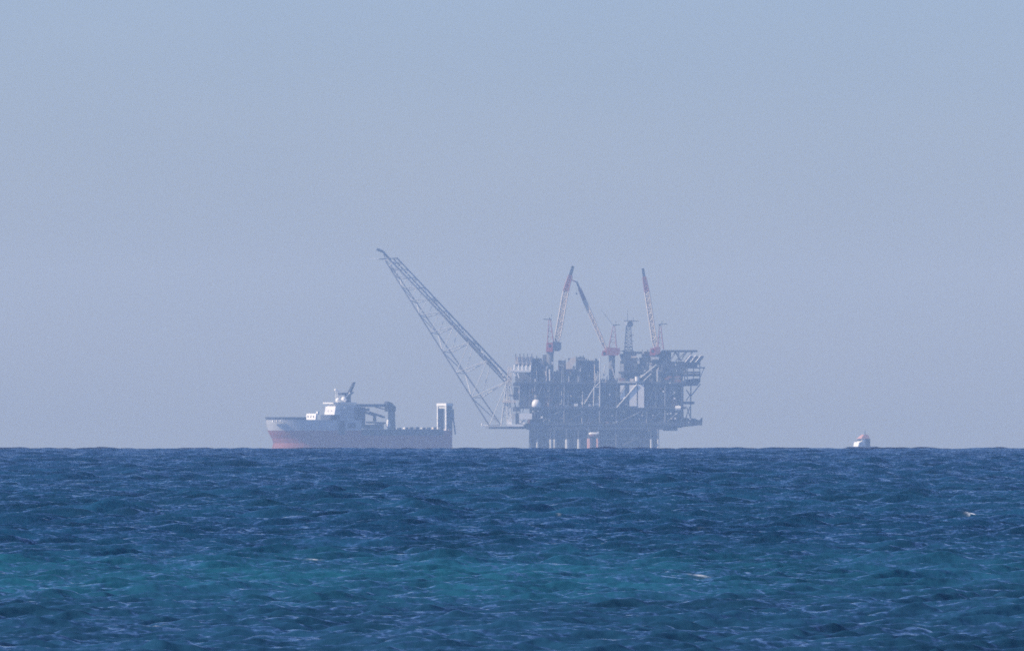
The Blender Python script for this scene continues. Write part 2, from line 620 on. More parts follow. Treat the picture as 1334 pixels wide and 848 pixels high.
for i in range(26):
    r = random.choice((503, 506, 511, 517, 523, 536, 540, 545, 548))
    a = random.uniform(678, 850)
    if 785 < a < 840 and r < 530:
        continue
    b = min(a + random.uniform(12, 40), 890)
    if a < 800 < b and r < 530:
        b = 799
    y = random.uniform(YF + 1, YF + 5)
    ptube("pipe_run", random.choice(("mid", "dark", "mid")), (a, r, y), (b, r, y), random.uniform(0.2, 0.5))
for px, row, wv in ((738, 529, 5), (750, 527.5, 5), (758.5, 525, 3), (768, 527.5, 3), (717, 527, 4), (778, 526.5, 7)):
    pbox("storage_box", "white", px - wv / 2, px + wv / 2, row - 1.6, row + 1.8, YF + 1.5, YF + 5)

for i in range(40):
    top, bot = random.choice(((500.5, 530), (500.5, 530), (532.5, 551.5)))
    px = random.uniform(674, 886)
    if 802 < px < 842 and top == 500.5:
        continue
    hw = random.uniform(0.6, 2.2)
    r_ = random.uniform(top + 3, bot - 2)
    pbox("fitting", random.choice(("mid", "mid", "light", "beige", "rust")), px, px + hw, r_, r_ + random.uniform(0.8, 3), YF - 0.4, YF + 0.8)
for i in range(26):
    px = random.uniform(694, 790) if i < 16 else random.uniform(842, 892)
    r_ = random.uniform(474, 494)
    ptube("roof_pipe", random.choice(("mid", "light", "mid", "beige")), (px, 497.8, -27.5), (px, r_, -27.5), random.uniform(0.25, 0.6))
# vent array on the upper left corner
pbox("vent_housing", "beige", 671, 693, 465, 474.5, -30, -14)
for px in (671.5, 677, 682, 687, 692.5):
    ptube("vent_pipe", "mid", (px + 0.9, 470, -31), (px, 461, -31), 0.45)
    ptube("vent_column", "white", (px - 1.5, 482.2, -31), (px - 1.0, 475.5, -31), 0.75)
pbox("vent_floor", "dark", 672, 691, 474.5, 477, -28, -14)
pbox("vent_beam", "white", 664.5, 691, 482, 484, -32, -29)
MB().tube(F.p(668, 484, -31), F.p(671.5, 490, -31), 0.75).tube(F.p(673.5, 484, -31), F.p(676.5, 492, -31), 0.6).build("vent_brace", "white", plat)
pbox("module", "dark", 691.3, 706, 467, 497.9, -22, 20)
pbox("module", "mid", 671, 691, 485, 497.9, -20, 10)
mb = MB()
mb.lattice([F.p(661, 498, -30), F.p(667, 498, -30), F.p(667, 498, -24), F.p(661, 498, -24)], [F.p(662, 479, -30), F.p(666, 479, -30), F.p(666, 479, -24), F.p(662, 479, -24)], 5, 0.25, 0.18)
mb.build("scaffold_tower", "beige", plat)
# roof-line modules
for a, b, r0, r1, y0, y1, mt in ((706.2, 727, 484, 497.9, -24, 14, 'dark'), (707, 712, 462, 484, -10, -4, 'mid'), (727.3, 737, 470, 497.9, -22, 12, 'dark'), (737.3, 750, 481, 497.9, -24, 12, 'dark'),
                                 (750.3, 762, 465.5, 497.9, -22, 14, 'dark'), (762.3, 780, 470, 497.9, -20, 14, 'dark'), (782, 806, 495, 497.9, -20, 14, 'dark'), (808, 829, 461, 497.9, -18, 16, 'dark'),
                                 (829.3, 838, 466, 497.9, -16, 16, 'dark'), (812, 862, 458, 460.9, -14, 16, 'dark'), (836, 862, 461, 469.7, -18, 14, 'dark'), (862.3, 874, 459, 470.8, -18, 18, 'dark'),
                                 (728, 733, 474, 478, -24, -22.3, 'mid'), (751, 761, 467, 470, -24, -22.2, 'mid'), (784, 790, 497, 500, -32, -21, 'light')):
    pbox("roof_module", mt, a, b, r0, r1, y0, y1)
for px in (764, 766.5, 769, 772, 775.5):
    ptube("roof_vent", random.choice(("light", "mid")), (px, 470, -14), (px, 467 + random.uniform(-0.6, 0.8), -14), 0.3)
# beige exhaust duct leaning over the roof
MB().prism([(F.x(737), F.z(481)), (F.x(743.5), F.z(481)), (F.x(750), F.z(470)), (F.x(750), F.z(466)), (F.x(744.5), F.z(465.5)), (F.x(737), F.z(474))], -30, -25).build("exhaust_duct", "beige", plat)
ptube("exhaust_pipe", "beige", (746, 484, -27), (748.2, 477, -27), 1.1)
ptube("exhaust_pipe", "dark", (741.5, 474, -22), (741.5, 466.5, -22), 1.1)
ptube("flue_stack", "mid", (755, 497, -26), (755, 479, -26), 1.9, r2=1.2)
ptube("flue_stack", "light", (756, 484, -28), (756, 478, -28), 0.6)
ptube("flue_stack", "light", (716.5, 496, -27), (716, 481, -27), 0.95)
ptube("flue_stack", "light", (697.5, 497, -30), (697.5, 493.5, -30), 0.6)
pbox("stair_tower", "mid", 704, 709, 470, 484, -24, -18)
for i in range(46):
    px = random.uniform(692, 779) if i < 24 else random.uniform(810, 872)
    r_ = random.uniform(470, 495) if i < 24 else random.uniform(463, 494)
    hw = random.uniform(0.8, 3.5)
    pbox("roof_fitting", random.choice(("mid", "dark", "mid", "light", "rust")), px, px + hw, r_, r_ + random.uniform(1, 5), -26.5, -24.2 + random.uniform(0, 2))
for a, b, r in ((691.5, 706, 467), (727.5, 737, 470), (750.5, 762, 465.5), (762.5, 780, 470), (808, 829, 458), (836, 862, 458), (707, 727, 484), (782, 806, 495)):
    k = a
    while k < b - 1:
        hh = random.choice((0.8, 1.2, 1.6, 2.2, 3.4))
        if random.random() < 0.5:
            ptube("roof_vent", random.choice(("mid", "dark", "light")), (k + 0.6, r + 0.2, random.uniform(-16, -4)), (k + 0.6, r - hh, -10), random.uniform(0.2, 0.6))
        else:
            pbox("roof_unit", random.choice(("mid", "dark", "mid", "beige")), k, k + random.uniform(1.2, 3), r - hh * 0.8, r, random.uniform(-17, -10), -6)
        k += random.uniform(2.2, 5)
# thin pale pole and stair frame standing on the lower deck
ptube("vent_mast", "light", (781, 530, YF - 0.5), (781.5, 466, YF - 0.5), 0.5)
MB().tube(F.p(773, 529, YF - 0.6), F.p(773.5, 505, YF - 0.6), 0.55).tube(F.p(773.5, 504.5, YF - 0.6), F.p(781, 504.5, YF - 0.6), 0.45) \
    .tube(F.p(774, 505, YF - 0.6), F.p(781, 498, YF - 0.6), 0.4).tube(F.p(761, 526, YF - 0.6), F.p(773, 506, YF - 0.6), 0.45) \
    .tube(F.p(773, 506, YF - 0.6), F.p(779, 486, YF - 0.6), 0.25).build("stair_frame", "light", plat)
for a, b, r in (((788, 476), (786, 489), 0.45), ((797, 478), (801, 492), 0.5), ((791, 489), (789, 497), 0.4), ((788.5, 486), (785.5, 490), 0.6), ((806, 462), (809, 470), 0.6)):
    ptube("pipe_support", "light", a + (-24,), b + (-24,), r)
pbox("tank_block", "light", 808, 812.5, 474, 497, -22, -18.3)
pbox("tank_block", "light", 804.5, 809, 486, 497, -24, -22.3)

# pale wall panels with the dark and light diagonals
for a, b, r0, r1 in ((807.5, 813.5, 502, 520), (819.5, 829.0, 501.5, 529), (830.5, 838.5, 501, 531)):
    pbox("wall_panel", "white", a, b, r0, r1, YF - 0.6, -28)
pbox("wall_panel", "mid", 813.6, 819.4, 502, 528, -31, -28)
pbox("deck_edge", "light", 804, 838, 496.8, 499, YF - 1, YF - 0.3)
MB().tube(F.p(803, 531, YF - 1), F.p(829.5, 501, YF - 1), 0.6).build("long_brace", "light", plat)
MB().tube(F.p(805, 517, YF - 1.2), F.p(814, 503, YF - 1.2), 0.4).tube(F.p(820, 512, YF + 2), F.p(829, 501, YF + 2), 0.7).tube(F.p(828.5, 502, YF + 2), F.p(830, 522, YF + 2), 0.5).build("dark_brace", "dark", plat)
MB().tube(F.p(836, 498, YF - 1), F.p(848, 487, YF - 1), 0.45).tube(F.p(832, 494, YF - 1), F.p(854.5, 475.5, YF - 1), 0.55).build("long_brace", "light", plat)
MB().tube(F.p(829.4, 496.5, YF - 1), F.p(829.4, 490.6, YF - 1), 1.9, n=14).build("white_cabin", "white", plat)  # white cabin, shaped round so its front catches the sun
MB().prism([(F.x(832.2), F.z(495)), (F.x(838), F.z(490)), (F.x(838), F.z(488)), (F.x(834), F.z(488.5)), (F.x(832.2), F.z(491))], YF, YF + 3).build("cabin_duct", "light", plat)
pbox("rusty_skid", "rust", 806, 813, 492.5, 496.5, YF, YF + 4)
pbox("rusty_skid", "beige", 820, 825, 493.5, 496.6, YF, YF + 3)
pbox("roof_beam", "beige", 822, 829, 464, 466.2, -24, -20)
MB().prism([(F.x(827), F.z(468)), (F.x(832), F.z(465)), (F.x(833), F.z(474)), (F.x(830.5), F.z(474.5)), (F.x(829.5), F.z(470))], -26, -22).build("roof_duct", "light", plat)
pbox("roof_tank", "light", 836.5, 839, 458, 461, -22, -18)
ptube("flue_stack", "light", (856, 497, YF + 3), (856, 481.5, YF + 3), 0.75)
pbox("roof_tank", "light", 848, 858, 465, 468.5, -24, -18.3)
for i in range(12):
    px = random.uniform(838, 852)
    pbox("small_vessel", random.choice(("mid", "light", "mid")), px, px + random.uniform(1.5, 4), 472 + random.uniform(0, 12), 486 + random.uniform(0, 9), -27 + i * 0.3, -22.2)
# helideck and its struts
hd = MB().box(F.x(862), F.x(908), -24, 20, F.z(458.6), F.z(456.2)).build("helideck", "dark", plat)
for y in (-23, 19):
    mb = MB()
    for a, b in (((866, 458.6), (873, 470)), ((873, 470), (880, 458.6)), ((880, 458.6), (887, 470)), ((887, 470), (894, 458.6)), ((894, 458.6), (880, 470)), ((902, 458.6), (892, 470.5)), ((868, 458.6), (868, 471)), ((884, 458.6), (884, 470))):
        mb.tube(F.p(a[0], a[1], y), F.p(b[0], b[1], y), 0.42)
    mb.build("helideck_strut", "mid", plat)
mb = MB()
for k in range(12):
    mb.tube(F.p(864 + k * 4, 458, -24), F.p(864 + k * 4, 457, -26), 0.1, n=4)
mb.tube(F.p(862, 457, -26), F.p(908, 457, -26), 0.12, n=4)
mb.build("safety_net", "mid", hd)
# leaning exhausts on the right edge
for px in (894, 900.8, 907.6):
    MB().tube(F.p(px, 472, -26), F.p(px + 7.2, 463.6, -26), 1.7, n=12).build("exhaust_stack", "mid", plat)
    MB().tube(F.p(px - 1.9, 472, -28), F.p(px + 5, 463, -28), 0.4).build("exhaust_liner", "white", plat)
# right hand side decks with openings
for a, b, r0, r1, mt in ((889, 912, 472, 475, 'dark'), (893, 913, 478.5, 480, 'dark'), (888, 912, 487, 490, 'dark'), (893, 911.5, 494, 496, 'dark')):
    pbox("side_deck", mt, a, b, r0, r1, -26, 20)
MB().prism([(F.x(889.5), F.z(503)), (F.x(908), F.z(502.5)), (F.x(911.5), F.z(498)), (F.x(912), F.z(493.2)), (F.x(902), F.z(493)), (F.x(895), F.z(495.5)), (F.x(889.5), F.z(496))], -26, 20).build("side_module", "dark", plat)
for px in (895, 903, 911):
    ptube("side_column", "mid", (px, 494, -25), (px, 472, -25), 0.4)
ptube("side_brace", "mid", (917, 478.8, -24), (912, 491, -24), 0.3)
pbox("side_arm", "dark", 912, 918, 478.2, 480, -26, -22)
for a, b, r in (((899, 545), (899.5, 503), 0.55), ((893.5, 508), (899, 516), 0.5), ((912, 500), (899.5, 516), 0.5), ((893, 522), (899, 514), 0.4), ((894, 530), (899, 544), 0.4), ((893, 544), (898, 530), 0.4)):
    ptube("side_strut", "mid", a + (-25,), b + (-25,), r)
pbox("side_walkway", "dark", 889, 904, 523, 526.5, -28, 10)
MB().prism([(F.x(889), F.z(544)), (F.x(905), F.z(545)), (F.x(908), F.z(547)), (F.x(912), F.z(547)), (F.x(914.5), F.z(544)), (F.x(914), F.z(553.5)), (F.x(889), F.z(556))], -30, 26).build("side_platform", "dark", plat)
pbox("deck_girder", "dark", 864.2, 882, 556.5, 561, YF + 2, YB - 6)
MB().tube(F.p(879, 532, YF - 1), F.p(886, 532, YF - 1), 2.1, n=16).build("water_tank", "white", plat, smooth=False)
for px, row, s_ in ((878, 519, 1.2), (876, 513, .5), (863.5, 510, 1.2), (872, 499, 0.8), (879.5, 475.2, 0.9), (674.5, 478.8, .1), (671, 488.5, 1.1), (675.5, 492, 0.9), (657.5, 494, 1.2), (705, 526, .8), (707, 529.5, .5), (714, 525.8, 0.7), (701, 535, .9),
                    (705.5, 543.5, 1.5), (708, 533, .8), (694, 536, .8), (797, 541.5, .6), (825, 541, .5), (850, 541, 0.7), (869, 539, .9), (874, 545, .9), (879, 545, 1.2), (873, 538.5, 1.0), (880, 539, 1.0), (898, 546, .8), (896.5, 550, .7), (662.5, 543, 1.0),
                    (803, 549, .6), (845, 561, .5), (847, 573, 1.2)):
    hw = max(0.3, s_ * 0.62)
    MB().box(F.x(px) - hw, F.x(px) + hw, YF - 1.6, YF - 0.8, F.z(row) - hw, F.z(row) + hw).build("floodlight", "white", plat)

# white dome, shelter and landing on the left
MB().ball(F.p(698.5, 526.8, YF - 1), 3.9, zs=1.1, lo=-35).build("radome", "white", plat, smooth=True)
pbox("radome_base", "rust", 694, 702, 528.6, 530.2, YF - 3, YF + 2)
MB().box(F.x(676.5), F.x(693), -40, -36.3, F.z(546), F.z(538.5)).box(F.x(677), F.x(679), -39, -36.4, F.z(551), F.z(546)).box(F.x(681), F.x(684), -39, -36.4, F.z(553), F.z(546)).build("shelter", "white", plat)
MB().tube(F.p(682, 531.5, -31), F.p(681, 537, -31), 0.35).tube(F.p(682, 531.6, -31), F.p(692, 531.8, -31), 0.5).tube(F.p(692, 532, -31), F.p(698, 540, -31), 0.35).tube(F.p(706, 535, -31), F.p(698, 546, -31), 0.3).build("shelter_frame", "light", plat)
pbox("landing", "white", 661, 682, 552.5, 555.5, -41, -30.5)
pbox("landing", "dark", 637, 690, 555.8, 558.5, -30, 10)
pbox("landing_wall", "white", 661, 667, 546, 552.3, -38, -33)

# tower that carries the flare boom
mb = MB()
for px, px2 in ((653, 660), (661, 661), (667, 662)):
    for y in (-20, -6):
        mb.tube(F.p(px, 555, y), F.p(px2, 495, y), 0.55)
mb.tube(F.p(677, 555, -13), F.p(664, 496, -13), 0.5)
for r in (505, 514, 522, 531, 540):
    t_ = (r - 495) / 60
    mb.tube(F.p(660 - 7 * t_, r, -20), F.p(662 + 8 * t_, r, -20), 0.35).tube(F.p(660 - 7 * t_, r, -6), F.p(662 + 8 * t_, r, -6), 0.35)
    mb.tube(F.p(660 - 7 * t_, r, -20), F.p(661, r + 9, -20), 0.3).tube(F.p(662 + 8 * t_, r, -20), F.p(661, r + 9, -20), 0.3)
mb.build("boom_tower", "light", plat)
for a, b, r0, r1, mt in ((668, 676, 499, 503, 'mid'), (663, 672, 514, 516, 'mid'), (654, 672, 522, 524.5, 'beige'), (668, 676, 530, 536, 'mid'), (666, 671, 538, 546, 'light'), (671.5, 676.8, 538, 555, 'dark'), (669, 676.5, 504, 521, 'dark')):
    pbox("tower_landing", mt, a, b, r0, r1, -22, -4)

# ------------------------------------------------------------------ flare boom
fb = thing("flare_boom", "long lattice flare boom leaning out to the left from the platform", "flare boom", (F.loc[0] + F.x(660), F.loc[1], F.loc[2] + F.z(555)))
FO = (F.x(660), 0, F.z(555))
UN = (F.p(661, 497, -20), F.p(506, 337, -14))
UF = (F.p(666, 494, -4), F.p(518, 337, -8))
LN = (F.p(637.5, 554.5, -20), F.p(502, 340, -14))
LF = (F.p(652, 553, -4), F.p(508.5, 345, -8))
for pr_ in (UN, UF):
    MB().tube(pr_[0], pr_[1], 0.75, 0.5).build("upper_chord", "mid", fb, FO)
for pr_ in (LN, LF):
    MB().tube(pr_[0], pr_[1], 0.62, 0.45).build("lower_chord", "mid", fb, FO)
MB().tube(F.p(659, 499, -14), F.p(511, 341, -11), 0.55, 0.4).build("flare_pipe", "dark", fb, FO)
MB().tube(F.p(663.5, 497.5, -10), F.p(513, 338, -10), 0.6, 0.45).build("flare_pipe", "dark", fb, FO)
ts = [0, .17, .32, .45, .565, .67, .76, .84, .91, .965, 1]
mb = MB()
for j, t_ in enumerate(ts):
    un, uf, ln, lf = [a.lerp(b, t_) for a, b in (UN, UF, LN, LF)]
    rb = 0.46 * (1 - 0.4 * t_)
    mb.tube(un, uf, rb).tube(ln, lf, rb).tube(un, ln, rb * .8).tube(uf, lf, rb * .8)
    if j + 1 < len(ts):
        u2n, u2f, l2n, l2f = [a.lerp(b, ts[j + 1]) for a, b in (UN, UF, LN, LF)]
        mb.tube(un, l2n, rb).tube(uf, l2f, rb).tube(un, u2f, rb * .8)
        mb.tube(ln, l2f, rb) if j % 2 else mb.tube(lf, l2n, rb)
mb.build("bracing", "light", fb, FO)
for j in (2, 5):
    un, uf = [a.lerp(b, ts[j] - 0.02) for a, b in (UN, UF)]
    c = (un + uf) / 2
    MB().box(c.x - 1.6, c.x + 1.6, c.y - 4, c.y + 4, c.z - 0.6, c.z + 1.2).build("walkway_landing", "mid", fb, FO)
MB().tube(F.p(510, 341, -11), F.p(499, 328, -11), 0.75, 1.0).tube(F.p(499, 328, -11), F.p(491, 325, -11), 1.0, 1.2).build("flare_tip", "dark", fb, FO)
MB().tube(F.p(483, 337.5, -11), F.p(495, 337.8, -11), 0.25).build("tip_arm", "white", fb, FO)
MB().tube(F.p(494, 337.8, -11), F.p(519, 336.5, -11), 0.55).tube(F.p(500, 332, -11), F.p(505, 342, -11), 0.35).build("tip_frame", "mid", fb, FO)
MB().box(F.x(633), F.x(653), -22, -2, F.z(558), F.z(554.5)).build("hinge_platform", "light", fb, FO)
MB().tube(F.p(627, 553.5, -12), F.p(636, 554.5, -12), 0.5).tube(F.p(628, 551, -12), F.p(628, 555, -12), 0.6).build("hinge_arm", "white", fb, FO)


# ------------------------------------------------------------------ pedestal cranes
def crane(label, ped, pedrows, house, redbox, posts, ptop, bar, pts, wd, wire, hook, y, nwires=True):
    """ped/house/redbox in photo columns and rows; pts = boom foot, end of the pale part, tip"""
    bx, bz = (ped[0] + ped[1]) / 2, pedrows[1]
    root = thing("pedestal_crane", label, "crane", (F.loc[0] + F.x(bx), F.loc[1] + y, F.loc[2] + F.z(bz)), 0, "cranes on the platform")
    O = (F.x(bx), y, F.z(bz))
    rp = (F.x(ped[1]) - F.x(ped[0])) / 2
    MB().tube(F.p(bx, pedrows[1], y), F.p(bx, pedrows[0] + 5, y), rp, n=16).tube(F.p(bx, pedrows[0] + 5, y), F.p(bx, pedrows[0], y), rp, rp * 1.25, 16).build("pedestal", "mid", root, O)
    a, b, r0, r1 = house
    h = MB().prism([(F.x(a), F.z(r1)), (F.x(b - 2.5), F.z(r1)), (F.x(b), F.z(r1 - 3)), (F.x(b), F.z(r0 + 1)), (F.x(a), F.z(r0))], y - 5, y + 5).build("machinery_house", "navy" if label.startswith("leftmost") else "maroon", root, O)
    a, b, r0, r1 = redbox
    cb = MB().prism([(F.x(a), F.z(r1)), (F.x(b), F.z(r1)), (F.x(b), F.z(r0)), (F.x(a + 1), F.z(r0 + 1))], y - 4, y + 4).build("operator_cab", "red", root, O)
    MB().box(F.x((a + b) / 2 - 1.2), F.x((a + b) / 2 + 1.6), y - 4.25, y - 4.02, F.z(r0 + 6), F.z(r0 + 2.5)).build("cab_window", "glass", cb, O)
    # A-shaped king post
    mb = MB()
    top = F.p(*ptop, y)
    for i, q in enumerate(posts):
        for dy in (-3, 3):
            mb.tube(F.p(q[0], q[1], y + dy), top + Vector((0.7 if i else -0.7, dy * 0.3, 0)), 0.5, 0.35)
    for t_ in (0.25, 0.5, 0.75):
        for dy in (-3, 3):
            l0 = F.p(*posts[0], y + dy).lerp(top, t_)
            l1 = F.p(*posts[1], y + dy).lerp(top, t_)
            mb.tube(l0, l1, 0.2, n=6)
            mb.tube(F.p(*posts[0], y + dy).lerp(top, t_ - 0.25), l1, 0.17, n=6)
    mb.build("king_post", "maroon", root, O)
    mb = MB().tube(F.p(*bar[0], y), F.p(*bar[1], y), 0.32)
    mb.tube(top, top + Vector((0, 0, 1.4)), 0.5)
    mb.build("post_head", "dark", root, O)
    ptube_mb = MB().tube(F.p(ptop[0] + 2.5, ptop[1], y), F.p(ptop[0] + 2.5, ptop[1] - 5.5, y), 0.1, n=5)
    ptube_mb.box(F.x(ptop[0] + 2.2), F.x(ptop[0] + 3.0), y - 0.4, y + 0.4, F.z(ptop[1] - 5), F.z(ptop[1] - 6.5))
    ptube_mb.build("aircraft_light", "dark", root, O)
    # boom
    P = [F.p(q[0], q[1], y) for q in pts]

    def sect(p, d, wpx):
        n = Vector((d.z, 0, -d.x)).normalized()
        hw = wpx * F.m / 2
        return [p + n * hw + Vector((0, -hw, 0)), p + n * hw + Vector((0, hw, 0)), p - n * hw + Vector((0, hw, 0)), p - n * hw + Vector((0, -hw, 0))]
    d01 = P[1] - P[0]
    d12 = P[2] - P[1]
    mid1 = P[0].lerp(P[1], 0.14)
    bm_ = MB()
    bm_.lattice(sect(P[0], d01, wd * 0.45), sect(mid1, d01, wd), 2, 0.5, 0.36)
    bm_.lattice(sect(mid1, d01, wd), sect(P[1], d01, wd * 0.95), 15, 0.55, 0.42)
    bo = bm_.build("boom", "beige", root, O)
    jb = MB()
    q12 = P[1].lerp(P[2], 0.62)
    jb.lattice(sect(P[1], d01, wd * 0.95), sect(q12, d12, wd * 0.66), 7, 0.5, 0.42)
    jb.build("boom_tip_section", "maroon", root, O)
    hb = MB()
    hb.hexa(sect(q12, d12, wd * 0.62), sect(P[2], d12, wd * 0.5))
    hb.build("boom_head", "dark", root, O)
    # sheave frames along the boom
    for t_ in (0.3, 0.55, 0.8):
        p = P[0].lerp(P[1], t_)
        n = Vector((d01.z, 0, -d01.x)).normalized()
        MB().tube(p - n * wd * F.m * 0.62, p + n * wd * F.m * 0.62, 0.5).build("boom_collar", "rust", bo, O)
    if wire:
        MB().tube(top, F.p(*wire, y), 0.16, n=5).build("pendant_wire", "dark", root, O)
    if hook:
        MB().tube(F.p(hook[0], hook[1] - 1.2, y), F.p(hook[0], hook[1] + 1.2, y), 0.7, 0.45).tube(F.p(hook[0], hook[1], y), F.p(*pts[2], y), 0.06, n=4).build("hook_block", "dark", root, O)
    return root


crane("leftmost platform crane, thick pale boom raised steeply to the right", (712, 721), (457, 497), (720, 731, 445, 457.5), (711, 720, 446, 458.5), ((713, 447), (721, 447)), (716, 416.5), ((708, 416), (719, 416.5)),
      ((725, 447), (737, 380), (746.5, 347)), 7.0, None, None, -18)
crane("middle platform crane, thin pale boom leaning to the left", (793, 801), (461, 495), (790, 807.5, 452.5, 463), (783.5, 790, 456, 463.5), ((793, 453), (803, 453)), (799.5, 425), ((798.5, 423.5), (808, 423.5)),
      ((789, 455), (761, 391), (751, 367)), 4.2, (783, 404), (751, 383), -14)
crane("right platform crane beside the helideck, boom raised almost upright", (847, 856), (462, 470), (853, 860, 452, 462), (846, 853, 453, 463), ((857, 455), (864, 455)), (859.5, 425), ((857.5, 423), (869, 422)),
      ((854, 454), (842.5, 381), (837, 350)), 6.0, None, None, -20)
MB().tube(F.p(752, 368, -14), F.p(744.5, 365, -14), 0.5).build("jib_arm", "maroon", [o for o in bpy.data.objects if o.name == "pedestal_crane.001"][0], (F.x(797), -14, F.z(495)))

# ------------------------------------------------------------------ communications mast
mast = thing("communications_mast", "grey lattice communications mast with small platforms between two cranes", "mast", (F.loc[0] + F.x(819), F.loc[1] - 4, F.loc[2] + F.z(461)))
MO = (F.x(819), -4, F.z(461))
MB().lattice([F.p(813.5, 461, -7), F.p(824, 461, -7), F.p(824, 461, -1), F.p(813.5, 461, -1)], [F.p(816, 424, -5.5), F.p(821.5, 424, -5.5), F.p(821.5, 424, -2.5), F.p(816, 424, -2.5)], 8, 0.4, 0.24).build("mast_frame", "mid", mast, MO)
MB().box(F.x(813), F.x(827), -7, -1, F.z(418.8), F.z(417.4)).tube(F.p(826, 418, -4), F.p(832, 418.6, -4), 0.3).build("top_platform", "mid", mast, MO)
MB().tube(F.p(817.5, 418, -4), F.p(817.5, 404.5, -4), 0.22, 0.1).build("antenna", "dark", mast, MO)
MB().tube(F.p(825, 418, -4), F.p(825, 414, -4), 0.15).build("antenna", "dark", mast, MO)
MB().ball(F.p(821, 422.3, -4), 2.5).build("satellite_dome", "mid", mast, MO, smooth=True)
MB().box(F.x(814.3), F.x(816), -7, -4, F.z(424), F.z(419.5)).build("radar_panel", "white", mast, MO)
for r, a, b in ((436, 820, 826), (444, 821, 826), (452, 814, 824)):
    MB().box(F.x(a), F.x(b), -7, -1, F.z(r + .8), F.z(r)).build("mast_platform", "mid", mast, MO)

# ------------------------------------------------------------------ lifeboat under the deck
lb = thing("lifeboat", "small white topped lifeboat slung low under the platform deck above red columns", "lifeboat", (F.loc[0] + F.x(773.5), F.loc[1] + YF - 4, F.loc[2] + F.z(569)))
LO = (F.x(773.5), YF - 4, F.z(569))
vs, fs = [], []


def pod(z0, z1, sc0, sc1, name, mat):
    n = 16
    mb = MB()
    ring = []
    for z, s_ in ((z0, sc0), ((z0 + z1) / 2, (sc0 + sc1) / 2 * 1.06), (z1, sc1)):
        ring.append([(F.x(773.5) + 4.7 * s_ * math.copysign(abs(math.cos(a)) ** 0.7, math.cos(a)), YF - 4 + 1.7 * s_ * math.sin(a), z) for a in [2 * math.pi * i / n for i in range(n)]])
    mb.add(sum(ring, []), [(j * n + i, j * n + (i + 1) % n, (j + 1) * n + (i + 1) % n, (j + 1) * n + i) for j in range(2) for i in range(n)] + [tuple(range(n - 1, -1, -1)), tuple(range(2 * n, 3 * n))])
    return mb.build(name, mat, lb, LO)


pod(F.z(565.3), F.z(563), 1.0, 0.72, "canopy", "white")
pod(F.z(568.3), F.z(565.4), 0.62, 0.96, "hull", "orange")
MB().box(F.x(777.5), F.x(779.8), YF - 4.7, YF - 3.3, F.z(564.6), F.z(562)).build("helm_turret", "white", lb, LO)
MB().tube(F.p(769, 563, YF - 4), F.p(769, 558, YF - 4), 0.1).tube(F.p(778, 562, YF - 4), F.p(778, 558, YF - 4), 0.1).build("davit_fall", "dark", lb, LO)

# ------------------------------------------------------------------ the offshore supply ship
G = Frame(10600.0, 467)
YAW = math.radians(20)
ship = thing("supply_ship", "large red hulled supply ship with white bridge forward and aft gantry", "ship", G.loc, YAW)


def sx(px, y=0.0):
    return ((px - 467) * G.m + y * math.sin(YAW)) / math.cos(YAW)


BH = 13.0


def hull_strip(name, mat, rows, x_aft, full=True, inset=0.0):
    """lofted hull between rows (photo rows, bow column there, fullness)"""
    ns = 26
    mb = MB()
    vs = []
    for row, bow, pw in rows:
        z = G.z(row)
        xb = sx(bow)
        for k in range(ns + 1):
            s_ = (k / ns) ** 1.6
            x = xb + (x_aft - xb) * s_
            d = (x - xb) / (0.30 * 158)
            hb = BH * min(1, max(0.02, 1 - (1 - min(1, d)) ** pw)) - inset
            vs.append((x, -hb, z))
            vs.append((x, hb, z))
    fs = []
    n2 = (ns + 1) * 2
    for j in range(len(rows) - 1):
        for k in range(ns):
            a = j * n2 + k * 2
            fs.append((a, a + 2, a + n2 + 2, a + n2))
            fs.append((a + 1, a + n2 + 1, a + n2 + 3, a + 3))
        a = j * n2
        fs.append((a, a + n2, a + n2 + 1, a + 1))
        a = j * n2 + ns * 2
        fs.append((a, a + 1, a + n2 + 1, a + n2))
    for j, order in ((0, 1), (len(rows) - 1, -1)):
        for k in range(ns):
            a = j * n2 + k * 2
            q = (a, a + 1, a + 3, a + 2)
            fs.append(q if order == 1 else q[::-1])
    mb.add(vs, fs)
    return mb.build(name, mat, ship)


AFT = sx(589, -BH)
hull_strip("hull", "hullred", [(640, 357, 2.8), (592, 354, 2.8), (584, 355, 2.9), (577, 357, 3.0), (571, 355, 3.2), (566, 352, 3.5), (560.6, 349.5, 3.8)], AFT)
hull_strip("bow_hull", "hullgrey", [(560.5, 349.4, 3.8), (552, 347.5, 4.1), (547, 347, 4.4)], sx(443, -BH))
hull_strip("bulwark", "navy", [(546.9, 347, 4.4), (543.2, 346.5, 4.5)], sx(400, -BH))


def sbox(name, mat, a, b, r0, r1, y0, y1, parent=ship):
    """a, b: columns of the near side of the box"""
    return MB().box(sx(a, y0), sx(b, y0), y0, y1, G.z(r1), G.z(r0)).build(name, mat, parent)


for k in range(6):
    q = 352 + k * 2.1
    yy = -BH * (1 - (1 - min(1, (sx(q + 6, 0) - sx(347)) / (0.3 * 158))) ** 4.2)
    MB().box(sx(q, 0), sx(q + 1.3, 0), yy - 1.6, yy + 0.6, G.z(549.6), G.z(547.4 + (k % 2) * 0.5)).build("hull_marking", "white", ship)
